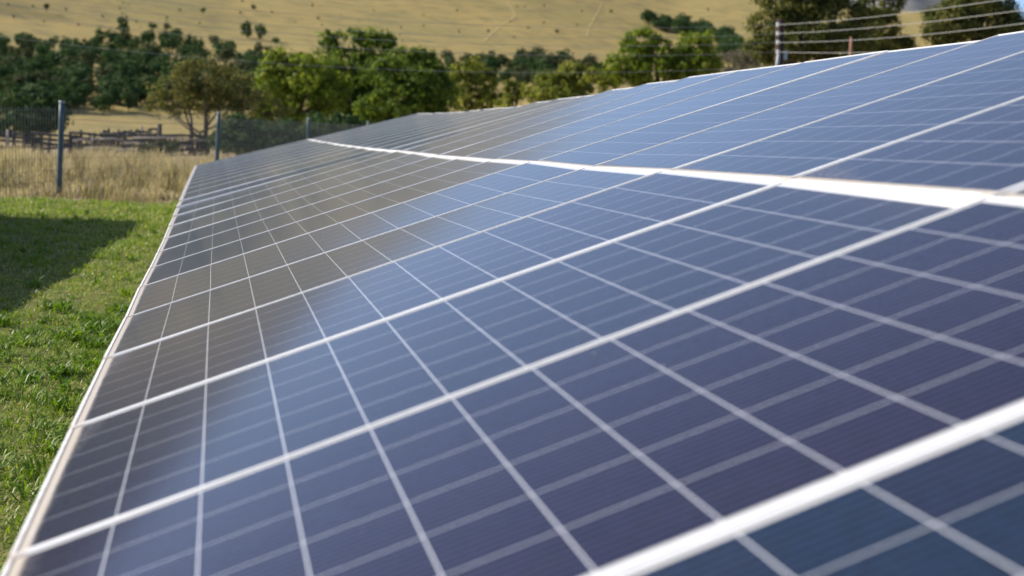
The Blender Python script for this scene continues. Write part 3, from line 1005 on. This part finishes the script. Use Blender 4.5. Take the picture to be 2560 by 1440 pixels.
# ------------------------------------------------------------------ trees on the hillside
def proto(seed, kind):
    rng = np.random.default_rng(seed)
    h = 1.0
    lobes = []
    n = rng.integers(3, 7)
    for k in range(n):
        z = 0.42 + 0.40 * rng.random() if kind != 'shrub' else 0.3 + .25 * rng.random()
        a = rng.random() * 6.28; q = 0.20 * rng.random() + 0.04
        if kind == 'pine':
            z = 0.3 + 0.6 * k / n; q *= 0.5
        r = (0.16 + 0.13 * rng.random()) if kind != 'shrub' else (.24 + .1 * rng.random())
        lobes.append((Vector((q * math.cos(a), q * math.sin(a), z)), (r, r, r * (0.8 + 0.3 * rng.random()))))
    me = crown_mesh(lobes, 110, 9, 0.046, 0.11, M['leaf_dull'] if kind == 'dull' else M['leaf_bush'], rng, Vector((0, 0, 0)), 0.45)
    me.materials.append(M['bark'])
    m = MB()
    m.tube([(0, 0, -0.06), (0.01, 0.01, 0.3), (0.0, 0.02, 0.6)], [0.024, 0.018, 0.008], 5, False)
    for c, r in lobes:
        m.tube([(0.005, 0.005, 0.15), tuple(c), tuple(c + Vector((c.x, c.y, 0)) * 0.9 + Vector((0, 0, r[2] * 0.8)))], [0.014, 0.007, 0.002], 4, False)
    nv = len(me.vertices)
    bm = bmesh.new(); bm.from_mesh(me)
    vs = [bm.verts.new(v) for v in m.v]
    for f in m.f:
        fc = bm.faces.new([vs[i] for i in f]); fc.material_index = 1
    bm.to_mesh(me); bm.free()
    me.name = 'hillside_tree'
    return me


PROTO = {'round': [proto(101 + i, 'round') for i in range(5)], 'pine': [proto(121 + i, 'pine') for i in range(3)],
         'dull': [proto(141 + i, 'dull') for i in range(4)], 'shrub': [proto(161 + i, 'shrub') for i in range(3)]}
hr = random.Random(77)


def hill_tree(px, py, hpx, kind, label, group, name='hillside_tree', cat='tree', wide=1.0, dmin=120.0):
    g = on_ground(px, py, dmin)
    if not g: return
    p, d = g
    o = link(name, hr.choice(PROTO[kind]), None, p)
    s = hpx * d / FPX
    o.scale = (s * wide * hr.uniform(.9, 1.25), s * wide * hr.uniform(.9, 1.25), s)
    o.rotation_euler = (0, 0, hr.uniform(0, 6.28))
    tag(o, label, cat, group)


def in_poly(x, y, P):
    c = False
    for (x1, y1), (x2, y2) in zip(P, P[1:] + P[:1]):
        if (y1 > y) != (y2 > y) and x < (x2 - x1) * (y - y1) / (y2 - y1) + x1: c = not c
    return c


def wood(poly, n, mind, size, kinds, label, group, name='hillside_tree', cat='tree'):
    xs = [p[0] for p in poly]; ys = [p[1] for p in poly]
    pts = []
    tries = 0
    while len(pts) < n and tries < n * 60:
        tries += 1
        x, y = hr.uniform(min(xs), max(xs)), hr.uniform(min(ys), max(ys))
        if not in_poly(x, y, poly): continue
        if any(abs(x - a) < mind and abs(y - b) < mind * .45 for a, b in pts): continue
        pts.append((x, y))
        hill_tree(x, y, hr.uniform(*size(y)), hr.choice(kinds), label, group, name, cat)


wood([(-60, 130), (60, 118), (160, 128), (220, 112), (300, 105), (330, 112), (420, 105), (520, 118), (590, 140), (640, 170), (700, 190), (800, 230), (760, 275), (-60, 285)],
     215, 13, lambda y: (28 + (y - 90) * .15, 50 + (y - 90) * .19), ['round', 'round', 'pine', 'round', 'shrub', 'dull'],
     'dark green bushy tree in the dense wood on the lower left hillside', 'trees of the left hillside wood')
wood([(-60, 232), (300, 228), (640, 225), (640, 276), (-60, 290)], 52, 16, lambda y: (38, 66), ['round', 'round', 'dull', 'shrub'],
     'bushy tree along the lower edge of the left hillside wood, above the dry field', 'trees of the left hillside wood')
wood([(640, 180), (1130, 178), (1130, 300), (640, 290)], 60, 15, lambda y: (34, 58), ['dull', 'round', 'dull'],
     'dull green tree in the belt along the foot of the golden hill', 'trees along the foot of the hill', 'valley_tree')
wood([(560, 140), (700, 140), (800, 190), (760, 210), (600, 190)], 16, 16, lambda y: (20, 34), ['dull', 'round'],
     'scattered dull green tree at the right edge of the hillside wood', 'trees at the edge of the left wood')
wood([(1120, 172), (1240, 168), (1330, 172), (1400, 170), (1480, 176), (1540, 190), (1540, 240), (1110, 235)],
     85, 9, lambda y: (34, 58), ['round', 'dull', 'round', 'dull'],
     'dull green tree in the belt along the foot of the golden hill', 'trees along the foot of the hill', 'valley_tree')
wood([(1598, 62), (1640, 60), (1700, 76), (1760, 84), (1820, 100), (1865, 130), (1890, 170), (1800, 165), (1790, 110), (1700, 96), (1640, 80)],
     64, 9, lambda y: (30, 48), ['round', 'round', 'shrub', 'shrub'],
     'dark green tree in the strip of bush on the right of the golden hill', 'trees of the right hillside strip', 'thicket_tree')
for px, py, h, k, lb in [(507, 36, 18, 'round', 'small lone dark tree on the open golden slope above the left wood'),
                         (117, 32, 22, 'dull', 'lone small grey green tree highest on the slope at left'),
                         (618, 96, 46, 'pine', 'left one of two tall slim trees at the right end of the left wood'),
                         (650, 100, 42, 'pine', 'right one of two tall slim trees at the right end of the left wood'),
                         (307, 86, 48, 'pine', 'tall tree standing above the top of the left wood'),
                         (690, 112, 24, 'shrub', 'broad low tree on the slope beside two tall slim trees'),
                         (380, 78, 24, 'round', 'round dark tree at the upper edge of the left wood'),
                         (414, 82, 24, 'dull', 'thin grey green tree at the upper edge of the left wood'),
                         (634, 26, 16, 'dull', 'tiny pale tree alone high on the golden slope'),
                         (1393, 84, 14, 'shrub', 'single small bush in the middle of the golden hill'),
                         (1320, 72, 7, 'shrub', 'low dark shrub patch left of the single small bush on the hill'),
                         (795, 50, 9, 'shrub', 'low shrub on the slope above the tallest green tree'),
                         (1527, 32, 9, 'shrub', 'tiny shrub beside the right hand earth track')]:
    hill_tree(px, py, h, k, lb, 'lone trees on the golden hill', 'lone_tree' if h > 15 else 'hillside_shrub', 'tree' if h > 15 else 'shrub')


wood([(-40, 6), (700, 2), (1300, 6), (1880, 22), (1600, 44), (1180, 118), (760, 62), (420, 74), (-40, 60)], 46, 12, lambda y: (4, 9), ['dull', 'shrub'],
     'tiny low shrub dotted on the open golden hillside', 'shrubs dotted on the golden hill', 'hillside_shrub', 'shrub')

# ------------------------------------------------------------------ grasses
def blades(base, h, wdt, lean, rng, tint, mat, name, bend=0.6):
    n = len(base)
    a = rng.uniform(0, 2 * math.pi, n)
    dirx = np.stack([np.cos(a), np.sin(a), np.zeros(n)], 1)
    side = np.stack([-np.sin(a), np.cos(a), np.zeros(n)], 1)
    up = np.array([0, 0, 1.0])
    mid = base + up * (h * 0.55)[:, None] + dirx * (h * lean * 0.35)[:, None]
    tip = base + up * (h * (1 - 0.25 * lean))[:, None] + dirx * (h * lean * bend * 1.5)[:, None]
    w = wdt[:, None]
    V = np.stack([base - side * w * .7, base + side * w * .7, mid + side * w, mid - side * w, tip], 1).reshape(-1, 3)
    i = np.arange(n) * 5
    Q = np.stack([i, i + 1, i + 2, i + 3], 1)
    T = np.stack([i + 3, i + 2, i + 4], 1)
    return np_mesh(name, V, [Q, T], mat, np.concatenate([tint, tint]))


def build_lawn():
    rng = np.random.default_rng(3)
    # thick near the visible strip, thinner under and beyond the arrays
    def area(n, x0, x1, y0, y1, pw=1.0):
        y = y0 + (y1 - y0) * rng.random(n) ** pw
        x = x0 + (x1 - x0) * rng.random(n)
        return np.stack([x, y], 1)
    P = np.concatenate([area(62000, -1.9, 0.35, 1.2, 9.0, 1.25), area(44000, -3.6, 0.4, 8.0, 23.6), area(14000, -8.0, 4.5, -3.0, 23.6)])
    cn = np.sin(P[:, 0] * 5.1 + 1.2 * np.sin(P[:, 1] * 2.3)) * np.sin(P[:, 1] * 4.3 + np.sin(P[:, 0] * 3.1)) + 0.7 * np.sin(P[:, 0] * 11.7) * np.sin(P[:, 1] * 9.1)
    keep = (rng.random(len(P)) < 0.80 + 0.20 * cn) & (P[:, 1] < 23.45 + 0.35 * np.sin(P[:, 0] * 1.7) + 0.2 * np.sin(P[:, 0] * 4.3 + 1))
    P = P[keep]; cn = cn[keep]
    n = len(P)
    far = sstep(P[:, 1], 6, 18)
    h = (0.026 + 0.036 * rng.random(n) ** 1.5) * (1 + 0.45 * np.clip(cn, -1, 1.4)) * (1 + 0.35 * far)
    wd = rng.uniform(0.0018, 0.0038, n) * (1 + 1.0 * far)
    tint = np.clip(rng.normal(0.56, 0.16, n) - 0.10 * cn + 0.08 * far, 0, 0.84)
    dry = rng.random(n) < 0.28 - 0.14 * cn
    tint[dry] = rng.uniform(0.78, 1.0, dry.sum())
    h[dry] *= 0.8
    base = np.concatenate([P, (terr(P[:, 0], P[:, 1]) - 0.004)[:, None]], 1)
    lean = rng.uniform(0.3, 1.8, n)
    lean[dry] += 0.6
    tag(link('lawn_grass', blades(base, h, wd, lean, rng, tint, M['grass'], 'lawn_grass')), 'short patchy green lawn grass beside the array', 'grass', None, 'stuff')
    # broad leaved tufts in the lawn
    nt_ = 480
    T = np.stack([rng.uniform(-3.4, 0.2, nt_), rng.uniform(1.6, 21, nt_)], 1)
    T[:300] = np.stack([rng.uniform(-1.7, 0.15, 300), rng.uniform(1.6, 9.5, 300)], 1)
    m = rng.integers(14, 34, nt_)
    idx = np.repeat(np.arange(nt_), m)
    size = rng.uniform(0.5, 1.25, nt_)[idx]
    B = T[idx] + rng.normal(size=(len(idx), 2)) * 0.028 * size[:, None]
    base = np.concatenate([B, (terr(B[:, 0], B[:, 1]) - 0.004)[:, None]], 1)
    k = len(idx)
    h = rng.uniform(0.05, 0.12, k) * size
    tint = np.clip(rng.normal(0.25, 0.16, nt_)[idx] + rng.normal(0, 0.09, k), 0, 0.7)
    me = blades(base, h, rng.uniform(0.003, 0.0075, k) * size, rng.uniform(0.6, 1.7, k), rng, tint, M['grass'], 'weed_tufts')
    tag(link('weed_tufts', me), 'broad leaved green grass tufts scattered in the lawn', 'weeds', None, 'stuff')


def build_dry():
    rng = np.random.default_rng(4)
    n = 90000
    # a fan seen from the camera, a bit wider than the frame
    d = 23.8 + 23.2 * rng.random(n)
    px = rng.uniform(-350, 1000, n)
    dr = np.array(FWD)[None] + np.array(RGT)[None] * ((px - 1280) / FPX)[:, None]
    P = np.array(CAM)[None] + dr * d[:, None]
    x, y = P[:, 0], P[:, 1]
    ok = y > 23.25 + 0.35 * np.sin(x * 1.7) + 0.2 * np.sin(x * 4.3 + 1) + 0.5 * rng.random(n) ** 2
    x, y = x[ok], y[ok]; n = len(x)
    cn = np.sin(x * 1.9 + 1.5 * np.sin(y * 0.9)) * np.sin(y * 1.3 + np.sin(x * 1.1)) + 0.6 * np.sin(x * 4.7 + y) * np.sin(y * 3.9)
    keep = rng.random(n) < 0.60 + 0.40 * cn
    x, y, cn = x[keep], y[keep], cn[keep]; n = len(x)
    h = (0.10 + 0.30 * rng.random(n)) * (1 + 0.6 * np.clip(cn, -1, 1.3)) * (0.55 + 0.75 * sstep(y, 24, 30))
    tint = np.clip(rng.normal(0.60, 0.2, n) + 0.06 * cn, 0, 1)
    grn = np.sin(x * 1.3 + 4) * np.sin(y * 1.7 + 1) > 0.72
    tint[grn] *= 0.25
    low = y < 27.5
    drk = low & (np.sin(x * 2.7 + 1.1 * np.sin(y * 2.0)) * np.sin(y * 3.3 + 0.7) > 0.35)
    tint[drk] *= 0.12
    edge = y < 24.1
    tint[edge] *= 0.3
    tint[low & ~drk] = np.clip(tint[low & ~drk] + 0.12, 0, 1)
    tc = np.stack([rng.uniform(-7, 2, 95), 23.9 + 8 * rng.random(95) ** 1.6], 1)
    dm = np.min((x[:, None] - tc[None, :, 0]) ** 2 + ((y[:, None] - tc[None, :, 1]) * 1.0) ** 2, axis=1) ** 0.5
    tf = dm < 0.32 + 0.14 * np.sin(x * 9)
    tint[tf] = rng.uniform(0.0, 0.30, tf.sum()); h[tf] *= 1.25
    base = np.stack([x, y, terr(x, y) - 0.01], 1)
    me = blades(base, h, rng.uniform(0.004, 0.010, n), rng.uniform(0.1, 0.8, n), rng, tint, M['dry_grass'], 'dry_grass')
    tag(link('dry_grass', me), 'tall straw coloured dry grass beyond the lawn', 'dry grass', None, 'stuff')


build_lawn()
build_dry()
